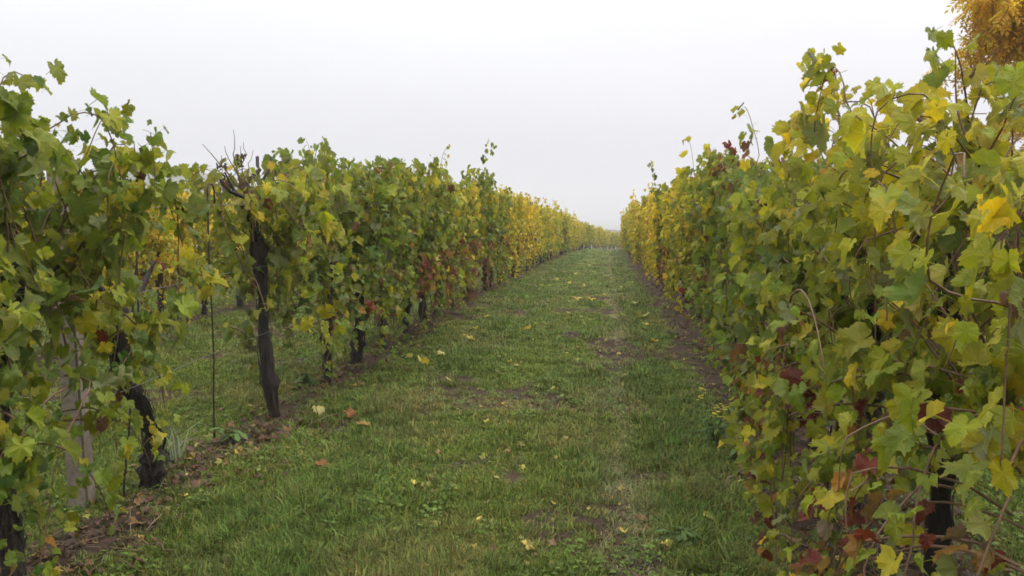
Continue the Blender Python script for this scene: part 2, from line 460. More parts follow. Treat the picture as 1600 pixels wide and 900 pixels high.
def grow(rng, H=1.75, nshoot=25, zlow=0.62, hang=3, wx=0.28, y0=-0.55, y1=0.55, step=0.05, up=3, zo=(0.68, 1.35), redlow=0.35, bulge=0.0, size=(0.068, 0.135), thin=0.0, side_bias=0.5, lowz=0.14, gaps=0.0, hole=None, lowout=0.0):
    """canes and the leaves along them; local frame: x across the row, y along it, z up"""
    canes, acc = [], []
    for s in range(nshoot + hang + up):
        low = nshoot <= s < nshoot + hang
        tip = s >= nshoot + hang
        side = 1 if rng.random() < side_bias else -1
        p = np.array([rng.normal(0, 0.05), rng.uniform(y0, y1), rng.uniform(*zo)])
        if low:
            p = np.array([side * rng.uniform(0.05, wx), rng.uniform(y0, y1), rng.uniform(0.55, 1.0)])
            d = np.array([side * rng.uniform(0.2, 0.9), rng.normal(0, 0.4), 0.2]); g = 0.16; length = rng.uniform(0.5, 1.2)
        elif tip:
            p[2] = rng.uniform(H - 0.4, H - 0.1); d = np.array([rng.normal(0, .25), rng.normal(0, .35), 1.0]); g = 0.0; length = rng.uniform(0.22, 0.44)
        else:
            d = np.array([side * abs(rng.normal(0.2, 0.4)), rng.normal(0, 0.35), 1.0]); g = rng.uniform(0.0, 0.13); length = rng.uniform(0.7, 1.7)
        d = d / np.linalg.norm(d)
        pts = [p.copy()]
        n = int(length / step)
        Hs = H + rng.normal(0, 0.06)
        for i in range(n):
            d = d + rng.normal(0, 0.08, 3)
            d[2] -= g * (0.4 + i * 0.05)
            if not tip and p[2] > Hs: d[2] -= 0.5; d[0] += 0.25 * side
            if abs(p[0]) > wx + bulge + (lowout if low else 0.0) and p[0] * d[0] > 0: d[0] *= 0.2
            if p[1] < y0 - 0.12 and d[1] < 0: d[1] *= 0.2
            if p[1] > y1 + 0.12 and d[1] > 0: d[1] *= 0.2
            d = d / np.linalg.norm(d)
            p = p + d * step
            if p[2] < (lowz if low else zlow): break
            pts.append(p.copy())
        if len(pts) < 4: continue
        pts = np.array(pts)
        canes.append(pts)
        k = len(pts)
        sgn = np.where(np.arange(k) % 2 == 0, 1, -1)
        isred = rng.random() < redlow * 0.75
        for rep in range(2):
            f = np.arange(k) / max(k - 1, 1)
            keep = rng.random(k) > (0.04 if rep == 0 else 0.4) + thin
            if tip: keep &= f > 0.25
            outx = np.sign(pts[:, 0] + rng.normal(0, 0.10, k)); outx[outx == 0] = 1
            pet = np.stack([outx * np.abs(rng.normal(0.6, 0.35, k)), sgn * rng.uniform(0.2, 0.8, k), rng.normal(0.15, 0.35, k)], -1)
            pet = nrm(pet)
            pos = pts + pet * rng.uniform(0.03, 0.11, (k, 1)) + rng.normal(0, 0.012, (k, 3))
            nor = nrm(np.stack([outx * rng.uniform(0.1, 1.0, k), rng.normal(0, 0.6, k), rng.uniform(-0.2, 1.2, k)], -1))
            td = np.stack([outx * rng.uniform(0, 0.5, k), pet[:, 1] * 0.6 + rng.normal(0, 0.4, k), -np.ones(k) + rng.normal(0, 0.4, k)], -1)
            sz = rng.uniform(size[0], size[1], k) * (1.0 - 0.4 * f ** 2) * (0.8 if low else 1.0) * (0.85 if rep else 1.0)
            redp = np.full(k, (0.9 if isred else 0.02) if low else 0.0)
            # every cane yellows to its own degree
            acc.append((pos[keep], nor[keep], td[keep], sz[keep], redp[keep], np.full(keep.sum(), rng.normal(0, 0.10))))
    z = [np.concatenate([a[i] for a in acc]) for i in range(6)]
    k = np.ones(len(z[0]), bool)
    if gaps:                                  # leaves stand in clumps along the canes
        ns = fbm(z[0][:, 1] * 4.0 + 31 + 5 * np.sign(z[0][:, 0]), z[0][:, 2] * 4.0 + 7, int(rng.integers(0, 9999)), 2)
        k &= (ns > np.quantile(ns, gaps)) | (rng.random(len(k)) < 0.15)
    if hole:
        p = z[0]
        k &= ~((p[:, 0] < 0.12) & (p[:, 1] > hole[0]) & (p[:, 1] < hole[1]) & (p[:, 2] > hole[2]) & (p[:, 2] < hole[3]) & (rng.random(len(k)) < 0.66))
    z = [a[k] for a in z]
    z[3] = z[3] * np.clip(rng.lognormal(0, 0.22, len(z[3])), 0.5, 1.45)
    return canes, dict(asp=rng.uniform(0.68, 1.1, len(z[0])), pos=z[0], nor=z[1], td=z[2], sz=z[3], red=np.clip(z[4], 0, 0.95), yd=z[5])

def frames(L):
    z = nrm(L['nor'])
    y = L['td'] - (L['td'] * z).sum(1, keepdims=True) * z
    y = nrm(y); x = np.cross(y, z)
    if 'asp' in L: x = x * L['asp'][:, None]
    return np.stack([x, y, z], -1)          # columns

def leaf_mass(L, shapes, sel, rng, scale=1.0):
    F = frames(L)
    V, T, C, U, off = [], [], [], [], 0
    var = rng.integers(0, len(shapes), len(L['pos']))
    for k, (v, t, p) in enumerate(shapes):
        ii = np.nonzero(sel & (var == k))[0]
        if not len(ii): continue
        w = np.einsum('nij,mj->nmi', F[ii], v) * (L['sz'][ii] * scale * 0.92)[:, None, None] + L['pos'][ii][:, None, :]
        nV = len(v)
        V.append(w.reshape(-1, 3)); C.append(np.repeat(L['col'][ii], nV, 0)); U.append(np.tile(p, (len(ii), 1)))
        T.append((t[None] + (np.arange(len(ii)) * nV)[:, None, None]).reshape(-1, 3) + off)
        off += nV * len(ii)
    return np.vstack(V), np.vstack(T), np.vstack(C), np.vstack(U)

# ------------------------------------------------------------------ vine trunks
def trunk_geo(rng, top=1.15, r=0.045, lean=(0.0, 0.0), curve=None, arms=3, sides=10, flakes=True):
    n = 26
    t = np.linspace(0, 1, n)
    if curve is not None:
        c = np.array(curve, float)
        tt = np.linspace(0, 1, len(c))
        pts = np.stack([np.interp(t, tt, c[:, k]) for k in range(3)], -1)
        for k in range(3):
            pts[1:-1, k] = (pts[:-2, k] + 2 * pts[1:-1, k] + pts[2:, k]) / 4
    else:
        ph = rng.uniform(0, 6, 2)
        pts = np.stack([lean[0] * t + 0.05 * np.sin(t * 5 + ph[0]) * t, lean[1] * t + 0.08 * np.sin(t * 4.2 + ph[1]) * t, t * top], -1)
    pts[0, 2] -= 0.08
    rad = r * 0.78 * (1.25 - 0.4 * t) * (1 + 0.2 * rng.normal(0, 1, n)); rad[0] = r * 1.3; rad *= 1 + 0.22 * np.sin(t * rng.uniform(9, 15) + rng.uniform(0, 6)); rad[-5:] *= (1.2, 1.4, 1.5, 1.3, 0.8)
    v, tr = tube(pts, rad, sides)
    ang = np.tile(np.arange(sides), n)
    ridge = np.tile(rng.normal(0, 0.16, sides), n) + rng.normal(0, 0.13, sides * n) + 0.22 * (fbm(ang * 0.6, np.repeat(np.arange(n), sides) * 0.35, int(rng.integers(0, 999)), 2) - 0.5)
    c0 = np.repeat(pts, sides, 0)
    v[:n * sides] = c0 + (v[:n * sides] - c0) * (1 + ridge)[:, None]
    parts = [(v, tr)]
    for a in range(arms):
        k = rng.integers(n - 8, n - 1)
        sd = 1 if a % 2 else -1
        ln = rng.uniform(0.18, 0.42)
        q = np.array([pts[k] + np.array([rng.normal(0, 0.012) * i, sd * ln * i / 5, (0.05 * i if a < 2 else 0.09 * i) + rng.normal(0, 0.012)]) for i in range(6)])
        vv, tt = tube(q, r * np.linspace(0.62, 0.16, 6), 7)
        parts.append((vv + rng.normal(0, r * 0.07, vv.shape), tt))
    if flakes:
        for a in range(80):                  # shaggy strips of peeling bark
            k = int(rng.integers(0, n - 5)); th = rng.uniform(0, 6.283); ln = int(rng.integers(2, 5))
            q = pts[k:k + ln + 1]; rr = rad[k:k + ln + 1] * 1.06 + 0.002
            lift = np.linspace(0, rng.uniform(0.004, 0.016), ln + 1)[::int(rng.choice([-1, 1]))]
            dirv = np.array([math.cos(th), math.sin(th), 0]); tan = np.array([-math.sin(th), math.cos(th), 0]) * rng.uniform(0.003, 0.008)
            cen = q + dirv * (rr + lift)[:, None]
            m_ = ln + 1
            vv = np.vstack([cen - tan, cen + tan, cen + dirv * 0.0025])
            tt = np.array([t_ for i in range(ln) for t_ in ((i, i + 1, 2 * m_ + i + 1), (i, 2 * m_ + i + 1, 2 * m_ + i), (2 * m_ + i, 2 * m_ + i + 1, m_ + i + 1), (2 * m_ + i, m_ + i + 1, m_ + i))])
            parts.append((vv, tt))
    for a in range(5):                       # spur stubs
        k = rng.integers(n - 12, n)
        dvec = nrm(rng.normal(0, 1, 3)); q = np.array([pts[k] + dvec * i * 0.03 for i in range(3)])
        parts.append(tube(q, r * np.array([0.4, 0.32, 0.22]), 5))
    return join(parts), pts

# ------------------------------------------------------------------ the rows of vines
def rowx(row, y): return ROWS[row] + float(bend(y))
def vine_base(row, y, dx=0.0):
    x = rowx(row, y) + dx
    return (x, y, float(ground_h(np.array([x]), np.array([y]))[0]))

CY, SY, CP, SP = math.cos(R(YAW)), math.sin(R(YAW)), math.cos(R(PITCH)), math.sin(R(PITCH))
def project(p):
    """world -> 1600x900 picture position and depth (used only to judge which leaves show largest)"""
    x = p[:, 0] * CY + p[:, 1] * SY; f = -p[:, 0] * SY + p[:, 1] * CY; z = p[:, 2] - EYE
    d = f * CP - z * SP; u = f * SP + z * CP
    d = np.maximum(d, 0.05)
    return 800 + 1300 * x / d, 450 - 1300 * u / d, d

ORD = ['first', 'second', 'third', 'fourth', 'fifth', 'sixth', 'seventh', 'eighth', 'ninth', 'tenth', 'eleventh', 'twelfth', 'thirteenth', 'fourteenth', 'fifteenth', 'sixteenth']
G_L1 = 'grapevines of the row left of the path'
G_R1 = 'grapevines of the row right of the path'
G_L2 = 'grapevines of the second row on the left'
G_L3 = 'grapevines of the third row on the left'
G_R2 = 'grapevines of the second row on the right'

near = []      # dicts with the leaves in world space for the visibility sort
def near_vine(row, y, label, group, seed, yel, dx=0.0, tr=None, maxleaf=260, redtop=0.0, **kw):
    rng = np.random.default_rng(seed)
    b = vine_base(row, y, dx)
    e = tag(empty('grapevine', b), label, 'grapevine', group)
    tr = tr or {}
    (tv, tt), tp = trunk_geo(rng, **tr)
    obj('trunk', mesh_np('trunk', tv, tt, M_BARK), e)
    canes, L = grow(rng, **kw)
    tubes = [tube(c, np.linspace(0.0048, 0.0020, len(c)), 5, False) for c in canes]
    if 2.5 < y < 8.0:
        for vv, t3 in tubes: obj('cane', mesh_np('cane', vv, t3, M_CANE), e)
    else:
        vv, t3 = join(tubes); obj('cane_tangle', mesh_np('cane_tangle', vv, t3, M_CANE), e, kind='stuff')
    n = len(L['pos'])
    if redtop: L['red'] = np.maximum(L['red'], redtop * sstep(1.5, 1.72, L['pos'][:, 2]))
    ymix = np.clip(yel + 0.05 + L['yd'] + 0.4 * (fbm(L['pos'][:, 1] * 2.2 + seed, L['pos'][:, 2] * 2.2, seed, 2) - 0.5) + 0.12 * (L['pos'][:, 2] - 1.2), 0, 1)
    col = leaf_colors(ymix, L['red'], rng)
    L['col'] = col
    near.append(dict(e=e, L=L, rng=rng, base=np.array(b), maxleaf=maxleaf))
    return e

# near vines of the left row, from the edge of the picture inwards
near_vine('L1', 2.2, 'green grapevine cut off by the left edge, nearest of the left row', G_L1, 101, 0.22, nshoot=24, hang=9, zlow=0.4, up=4, tr=dict(top=1.25), H=1.74, side_bias=0.5, redlow=0.05, bulge=0.04, y1=0.4, gaps=0.12)
near_vine('L1', 2.95, 'leafy grapevine with dark trunk just before the concrete post', G_L1, 102, 0.22, nshoot=28, hang=11, zlow=0.4, tr=dict(top=1.3, r=0.055), H=1.76, up=6, redlow=0.06, side_bias=0.5, bulge=0.04, y1=0.3, gaps=0.12)
near_vine('L1', 4.12, 'grapevine with bare curved trunk just past the concrete post', G_L1, 103, 0.22, nshoot=13, hang=3, zlow=0.8, H=1.66, y0=-0.78, y1=-0.46, up=4, redlow=0.0, thin=0.08, lowz=0.45,
          tr=dict(r=0.055, arms=2, curve=[(-0.10, 0.02, 0), (-0.08, 0.04, 0.16), (-0.06, 0.0, 0.32), (-0.05, -0.10, 0.48), (-0.06, -0.24, 0.63), (-0.05, -0.30, 0.80), (-0.06, -0.32, 1.1)]))
HEAD = near_vine('L1', 5.6, 'grapevine with tall bare head and dried grape bunches past the stakes', G_L1, 104, 0.36, nshoot=25, hang=6, zlow=0.74, H=1.60, up=2, redlow=0.2, y0=-0.3, zo=(0.8, 1.4), bulge=0.05, gaps=0.15, tr=dict(top=1.66, r=0.040, lean=(-0.12, -0.15), arms=4))
near_vine('L1', 6.75, 'slim dark grapevine right after the one with the bare head', G_L1, 105, 0.22, nshoot=29, hang=16, zlow=0.55, H=1.82, redlow=0.4, bulge=0.06, gaps=0.12, tr=dict(top=1.25, r=0.036))
near_vine('L1', 7.6, 'dense green grapevine with red leaves hanging low beside its trunk', G_L1, 106, 0.2, nshoot=30, hang=22, zlow=0.5, H=1.80, redlow=0.5, bulge=0.06, gaps=0.10, tr=dict(top=1.25, r=0.045))
for i, y in enumerate((8.55, 9.5, 10.45, 11.43)):
    near_vine('L1', y, ORD[i] + ' grapevine beyond the low red leaves in the left row', G_L1, 107 + i, 0.22 + 0.06 * i, nshoot=30, hang=22, zlow=0.45, H=1.78, redlow=0.4, bulge=0.06, gaps=0.08, tr=dict(top=1.25, r=0.045 if i < 3 else 0.062), maxleaf=90)
# near vines of the right row
RM = dict(side_bias=0.36, bulge=0.05, gaps=0.18, dx=0.02)
RB = dict(side_bias=0.34, bulge=0.12, gaps=0.18, lowout=0.16, dx=-0.05)
near_vine('R1', 2.0, 'yellow-green grapevine cut off by the right edge of the picture', G_R1, 201, 0.42, nshoot=26, hang=18, zlow=0.3, H=1.56, tr=dict(top=1.3), up=2, redlow=0.35, hole=(0.0, 0.62, 1.16, 1.48), y0=-0.15, **RB)
near_vine('R1', 3.1, 'big yellow-green grapevine with dark knobbly trunk and red leaves, front right', G_R1, 202, 0.43, nshoot=32, hang=30, zlow=0.25, H=1.86, tr=dict(top=1.46, r=0.045, arms=2), up=6, redlow=0.35, lowz=0.08, hole=(-0.5, 0.02, 1.0, 1.44), **RB)
near_vine('R1', 4.15, 'yellow-green grapevine by the hooked stake in the right row', G_R1, 203, 0.36, nshoot=25, hang=28, zlow=0.3, H=1.52, up=4, redlow=0.2, lowz=0.08, **dict(RB, lowout=0.06, dx=-0.02))
near_vine('R1', 5.2, 'dark green grapevine behind the yellow flowering weed', G_R1, 204, 0.18, nshoot=27, hang=18, zlow=0.4, H=1.58, redlow=0.22, **RM)
near_vine('R1', 6.25, 'dark green grapevine with reddish top leaves in the right row', G_R1, 205, 0.18, nshoot=28, hang=12, zlow=0.45, H=1.80, up=5, redlow=0.16, redtop=0.7, **RM)
near_vine('R1', 7.3, 'green grapevine right behind the one with the reddish top', G_R1, 206, 0.24, nshoot=28, hang=10, zlow=0.5, H=1.80, **RM)
for i, y in enumerate((8.35, 9.4, 10.45, 11.5)):
    near_vine('R1', y, ORD[i] + ' yellowing grapevine beyond the dark green stretch of the right row', G_R1, 207 + i, 0.38 + 0.10 * i, nshoot=28, hang=10, zlow=0.5, H=1.77, maxleaf=90, redlow=0.15, **RM)

# leaves that show largest become leaves of their own, the rest of each crown is one mass
cells = {}
for vi, d in enumerate(near):
    P = d['L']['pos'] + d['base']
    px, py, dep = project(P)
    d['px'] = d['L']['sz'] * 1300 / dep
    ok = (px > -20) & (px < 1620) & (py > -20) & (py < 920) & (P[:, 1] > 0.3)
    for i in np.nonzero(ok)[0]:
        c = max(6.0, d['px'][i] * 0.40)
        lv = int(round(math.log2(c)))
        key = (lv, int(px[i] // 2 ** lv), int(py[i] // 2 ** lv))
        k2 = cells.get(key)
        if k2 is None or dep[i] < k2[0]:
            cells[key] = (dep[i], vi, i)
best = {}
for dep, vi, i in cells.values():
    best.setdefault(vi, []).append(i)
NLEAF = 0
for vi, d in enumerate(near):
    L, rng, e = d['L'], d['rng'], d['e']
    n = len(L['pos'])
    ii = np.array(best.get(vi, []), int)
    ii = ii[np.argsort(-d['px'][ii])][:d['maxleaf']] if len(ii) else ii
    single = np.zeros(n, bool); single[ii] = True
    F = frames(L)
    for i in ii:
        o = bpy.data.objects.new('leaf', LEAF_MESH[rng.integers(0, len(LEAF_MESH))])
        COL.objects.link(o); o.parent = e
        m = Matrix.Identity(4)
        s = L['sz'][i] * 0.92
        for a in range(3):
            for b in range(3): m[a][b] = F[i][a][b] * s
            m[a][3] = L['pos'][i][a]
        o.matrix_basis = m
        o.color = (*L['col'][i], 1)
        NLEAF += 1
    V, T, C, U = leaf_mass(L, SH_HI if d['base'][1] < 6.5 else SH_MID, ~single, rng)
    obj('foliage', mesh_np('foliage', V, T, M_FOL, col=C, luv=U), e, kind='stuff')
print('single leaves', NLEAF)

# prototypes for the vines farther off: three degrees of autumn colour, three shapes each
def proto(level, seed, shapes, far):
    rng = np.random.default_rng(seed)
    kw = dict(nshoot=27, hang=16, zlow=0.48, H=1.77, redlow=0.3, up=4) if not far else dict(nshoot=24, hang=15, zlow=0.4, H=1.77, step=0.065, size=(0.10, 0.165), redlow=0.1, up=3)
    canes, L = grow(rng, **kw)
    yel = (0.30, 0.64, 0.90)[level]
    L['col'] = leaf_colors(np.clip(yel + L['yd'] + 0.12 * (L['pos'][:, 2] - 1.2), 0, 1), L['red'], rng)
    V, T, C, U = leaf_mass(L, shapes, np.ones(len(L['pos']), bool), rng)
    fm = mesh_np('foliage', V, T, M_FOLFAR if far else M_FOL, col=C, luv=None if far else U)
    (tv, tt), _ = trunk_geo(rng, top=1.2, r=rng.uniform(0.035, 0.05), sides=8 if not far else 6, arms=2, flakes=not far)
    return fm, mesh_np('trunk', tv, tt, M_BARK)
PM = {(l, k): proto(l, 300 + l * 10 + k, SH_MID, False) for l in range(3) for k in range(3)}
PF = {(l, k): proto(l, 400 + l * 10 + k, SH_LO, True) for l in range(3) for k in range(3)}
vrng = np.random.default_rng(5)
def far_vine(row, y, level, label, group, far):
    b = vine_base(row, y, vrng.normal(0, 0.05))
    e = tag(empty('grapevine', b), label, 'grapevine', group)
    e.rotation_euler = (0, 0, (math.pi if vrng.random() < 0.5 else 0) + vrng.normal(0, 0.06))
    s = vrng.uniform(0.94, 1.06) * (0.92 if row == 'L2' else 1.0)
    e.scale = (s, s, s * vrng.uniform(0.96, 1.05))
    fm, tm = (PF if far else PM)[(level, int(vrng.integers(0, 3)))]
    obj('trunk', tm, e); obj('foliage', fm, e, kind='stuff')
def stretch(row, y0, y1, step, levels, group, lab):
    y = y0; k = 0
    while y < y1:
        p = levels(y)
        lv = int(vrng.choice(3, p=p))
        far_vine(row, y + vrng.normal(0, 0.06), lv, lab(y, k, ('green', 'yellow-green', 'golden')[lv]), group, y > 24)
        y += step; k += 1
def lab_L1(y, k, c):
    if k < 16: return ORD[k] + ' grapevine of the left row past its thick-trunked vine, ' + c
    return (c + ' grapevine halfway down the left row before the path narrows') if y < 55 else ('small far ' + c + ' grapevine where the left row bends across the path end')
def lab_R1(y, k, c):
    if k < 16: return ORD[k] + ' ' + c + ' grapevine of the far right row counted past the yellowing ones'
    return c + ' grapevine in the far right row towards the path end'
stretch('L1', 12.45, 108, 1.05, lambda y: (.55, .4, .05) if y < 16 else ((.05, .45, .5) if y < 30 else (.03, .5, .47)), G_L1, lab_L1)
stretch('R1', 12.55, 72, 1.05, lambda y: (.15, .6, .25) if y < 15 else (.0, .3, .7), G_R1, lab_R1)
stretch('L2', 6.6, 27, 1.1, lambda y: (.1, .6, .3), G_L2, lambda y, k, c: ORD[k] + ' grapevine along the second row on the left' if k < 9 else c + ' grapevine of the second row glimpsed under the left row')
stretch('L3', 9, 27, 1.15, lambda y: (.1, .5, .4), G_L3, lambda y, k, c: c + ' grapevine of the third row glimpsed far left behind the others')
stretch('R2', 5.5, 17, 1.15, lambda y: (.2, .6, .2), G_R2, lambda y, k, c: c + ' grapevine of the second right row glimpsed through the right row')

# the bare head of the vine past the stakes: old wood, twigs, dried bunches
hrng = np.random.default_rng(77)
top = np.array([-0.12, -0.15, 1.60])
for dv, ln in (((-0.35, -0.55, 0.75), 0.42), ((-0.15, -0.4, 0.9), 0.34), ((0.0, 0.1, 1.0), 0.34), ((0.1, 0.35, 0.9), 0.3), ((-0.1, -0.1, 1.0), 0.42)):
    dv = nrm(np.array(dv)); q = np.array([top + dv * ln * i / 7 + hrng.normal(0, 0.008, 3) for i in range(8)])
    vv, t3 = tube(q, np.linspace(0.006, 0.0018, 8), 6)
    obj('bare_twig', mesh_np('bare_twig', vv, t3, M_DRYCANE), HEAD)
import bmesh
def bunch(parent, loc, n, h, seed):
    rg = np.random.default_rng(seed)
    bm = bmesh.new(); bmesh.ops.create_icosphere(bm, subdivisions=1, radius=1.0)
    bm.verts.ensure_lookup_table()
    bv = np.array([v.co[:] for v in bm.verts]); bt = np.array([[v.index for v in f.verts] for f in bm.faces]); bm.free()
    ps = []
    for i in range(n):
        f = rg.random(); rr = 0.032 * (1 - 0.6 * f)
        a = rg.uniform(0, 6.28)
        c = np.array([math.cos(a) * rr, math.sin(a) * rr, -f * h])
        ps.append((bv * rg.uniform(0.006, 0.0095) * rg.uniform(0.8, 1.1, 3) + c, bt))
    st = tube(np.array([(0, 0, 0.05), (0.004, 0, -h * 0.5), (0, 0.003, -h)]), 0.002, 5)
    v, t = join(ps + [st])
    obj('grape_bunch', mesh_np('grape_bunch', v, t, M_GRAPE), parent, loc)
bunch(HEAD, (-0.22, -0.24, 1.79), 60, 0.13, 1)
bunch(HEAD, (-0.14, -0.12, 1.86), 36, 0.09, 2)

# ------------------------------------------------------------------ post, stakes, wires
prng = np.random.default_rng(8)
def concrete_post(row, y, h, label):
    b = vine_base(row, y, -0.34)
    e = tag(empty('trellis_post', b), label, 'post')
    bm = bmesh.new(); bmesh.ops.create_cube(bm, size=1.0)
    for v in bm.verts:
        w = 0.105 if v.co.z < 0 else 0.088
        v.co = Vector((v.co.x * w, v.co.y * w, h if v.co.z > 0 else -0.15))
    bmesh.ops.bevel(bm, geom=bm.edges[:], offset=0.012, segments=2, affect='EDGES')
    me = bpy.data.meshes.new('shaft'); bm.to_mesh(me); bm.free(); me.materials.append(M_POST)
    obj('shaft', me, e)
    for z in (0.68, 1.15, 1.58):
        q = np.array([(0.056, -0.02, z), (0.070, -0.02, z + 0.01), (0.070, 0.02, z + 0.01), (0.056, 0.02, z)])
        v, t = tube(q, 0.003, 6); obj('wire_clip', mesh_np('wire_clip', v, t, M_IRON), e)
    e.rotation_euler = (0, R(-1.0), R(8))
concrete_post('L1', 3.9, 1.82, 'beige concrete trellis post among the leaves of the left row')

def stake(x, y, h, lean, label, group, hook=True, r=0.0055):
    z0 = float(ground_h(np.array([x]), np.array([y]))[0])
    pts = [np.array([lean[0] * t * h, lean[1] * t * h, -0.12 + t * (h + 0.12)]) + prng.normal(0, 0.004, 3) * (0 < t < 1) for t in np.linspace(0, 1, 9)]
    if hook:
        top = pts[-1]
        for a in np.linspace(20, 180, 8):
            pts.append(top + np.array([0.0, 0.045 * (1 - math.cos(R(a))), 0.05 * math.sin(R(a))]))
        pts.append(pts[-1] + np.array([0, 0.002, -0.07]))
    v, t = tube(np.array(pts), r, 8)
    o = obj('trellis_stake', mesh_np('trellis_stake', v, t, M_IRON), loc=(x, y, z0))
    return tag(o, label, 'stake', group)
G_S = 'hooked iron stakes of the vine rows'
stake(-2.49, 4.97, 1.60, (0.01, -0.01), 'thin upright iron stake standing alone in the gap of the left row', G_S)
stake(-2.50, 3.95, 1.72, (0.0, 0.18), 'leaning iron stake beside the curved vine trunk', G_S, hook=False)
stake(-2.62, 4.35, 1.58, (0.0, 0.02), 'hooked iron stake behind the leaning one in the left row', G_S)
stake(-5.45, 9.6, 1.55, (0.0, 0.01), 'thin iron stake standing in the second row on the left', G_S)
stake(1.12, 4.25, 1.60, (0.01, 0.0), 'hooked iron stake sticking out of the leaves in the right row', G_S)
stake(-2.38, 9.05, 1.6, (0.0, 0.0), 'thin stake half hidden under the dense left row', G_S)

def wire(row, z, y0, y1, label, sag=0.03):
    ys_ = np.arange(y0, y1, 0.6)
    x0 = rowx(row, y0); z0 = float(base_h(y0))
    pts = np.stack([np.array([rowx(row, y) for y in ys_]) - x0 + 0.02, ys_ - y0, base_h(ys_) - z0 + z - sag * np.abs(np.sin(ys_ * 0.55)) + 0.006 * np.sin(ys_ * 3)], -1)
    v, t = tube(pts, 0.0017, 5)
    o = obj('trellis_wire', mesh_np('trellis_wire', v, t, M_WIRE), loc=(x0, y0, z0))
    tag(o, label, 'wire', 'trellis wires')
wire('L1', 0.70, 1.5, 40, 'lowest trellis wire of the left row, bare in the gap')
wire('L1', 1.16, 1.5, 40, 'middle trellis wire of the left row')
wire('L1', 1.58, 1.5, 40, 'top trellis wire of the left row')
wire('R1', 0.72, 1.0, 40, 'lowest trellis wire of the right row')
wire('R1', 1.16, 1.0, 40, 'middle trellis wire of the right row')
wire('R1', 1.50, 1.0, 40, 'top trellis wire of the right row')
wire('L2', 1.16, 6.0, 27, 'trellis wire of the second row on the left')

# ------------------------------------------------------------------ yellow tree behind the right row
def autumn_tree(loc, H, crown_c, crown_r, seed, label):
    rg = np.random.default_rng(seed)
    e = tag(empty('autumn_tree', loc), label, 'tree')
    q = np.array([(0.05 * math.sin(i), 0.04 * math.cos(i * 1.3), i * H * 0.5 / 9 - 0.15) for i in range(10)])
    v, t = tube(q, np.linspace(0.2, 0.12, 10), 12)
    obj('trunk', mesh_np('trunk', v + rg.normal(0, 0.006, v.shape), t, M_TREEBARK), e)
    tips = []
    cc = np.array(crown_c)
    for k in range(36):
        st = q[rg.integers(4, 10)]
        a = k * 2.4; el = rg.uniform(-0.35, 1.0)
        end = cc + np.array(crown_r) * np.array([math.cos(a) * math.cos(el), math.sin(a) * math.cos(el), math.sin(el)]) * rg.uniform(0.75, 1.0)
        pts = np.array([st + (end - st) * f + np.array([0, 0, 0.5 * math.sin(f * 3.1)]) + rg.normal(0, 0.05, 3) * (0 < f < 1) for f in np.linspace(0, 1, 9)])
        vv, tt = tube(pts, np.linspace(0.075, 0.010, 9), 7)
        parts = [(vv, tt)]
        for b in range(15):
            s0 = pts[rg.integers(3, 9)]
            dv = nrm(rg.normal(0, 1, 3) + np.array([0, 0, -0.1]) + 0.7 * nrm(s0 - cc)); ln = rg.uniform(0.5, 1.2)
            tw = np.array([s0 + dv * ln * f + np.array([0, 0, -0.22 * f * f]) + rg.normal(0, 0.02, 3) * f for f in np.linspace(0, 1, 6)])
            parts.append(tube(tw, np.linspace(0.008, 0.003, 6), 5)); tips.append(tw)
        v, t = join(parts)
        obj('limb', mesh_np('limb', v, t, M_TREEBARK), e)
    # pinnate leaves: leaflets in pairs along a drooping stalk (template along +x, spread in y, z up)
    base = np.array([[0, 0, 0], [0.5, 0.17, 0.04], [1, 0, -0.06], [0.5, -0.17, 0.04]], float)
    tv = []
    for j in range(9):
        g = (j // 2 + 1) / 5; sg = 1 if j % 2 else -1
        d = nrm(np.array([0.75, 0.85 * sg, -0.25])) if j < 8 else np.array([1.0, 0, -0.2])
        o2 = np.cross(d, (0, 0, 1)); ll = 0.36 + 0.06 * math.sin(j * 2.3)
        tv.append(np.array([g * 0.95, 0, -0.25 * g * g]) + ll * (base[:, :1] * d + base[:, 1:2] * o2 * 1.2 + base[:, 2:] * np.array([0, 0, 1.0])))
    tv = np.vstack(tv); nV = len(tv)
    tt = np.vstack([np.array([(0, 1, 2), (0, 2, 3)]) + 4 * j for j in range(9)])
    TW = np.array(tips)
    nt_ = len(TW); per = 52; n = nt_ * per
    k = np.repeat(np.arange(nt_), per); f = rg.uniform(0.1, 0.999, n) * 5; i0 = f.astype(int)
    p0 = TW[k, i0] + (TW[k, i0 + 1] - TW[k, i0]) * (f - i0)[:, None]
    ax = nrm(rg.normal(0, 1, (n, 3)) + np.array([0, 0, -0.55])); up = rg.normal(0, 0.5, (n, 3)) + np.array([0, 0, 1.0])
    sd = nrm(np.cross(up, ax)); up = np.cross(ax, sd)
    F = np.stack([ax, sd, up], -1)
    V = np.einsum('nij,mj->nmi', F, tv) * rg.uniform(0.19, 0.29, (n, 1, 1)) + p0[:, None]
    cl = np.array([(0.68, 0.46, 0.025), (0.62, 0.40, 0.022), (0.55, 0.43, 0.03), (0.72, 0.53, 0.035), (0.48, 0.28, 0.022)])[rg.integers(0, 5, n)] * rg.uniform(0.75, 1.2, (n, 1))
    T = (tt[None] + (np.arange(n) * nV)[:, None, None]).reshape(-1, 3)
    obj('crown', mesh_np('crown', V.reshape(-1, 3), T, M_TREE, col=np.repeat(cl, nV, 0)), e, kind='stuff')
tz = float(base_h(13.5))
autumn_tree((7.9, 13.5, tz), 6.2, (0, 0, 4.05), (2.5, 2.5, 2.6), 31, 'tall tree with golden autumn leaves behind the right row')

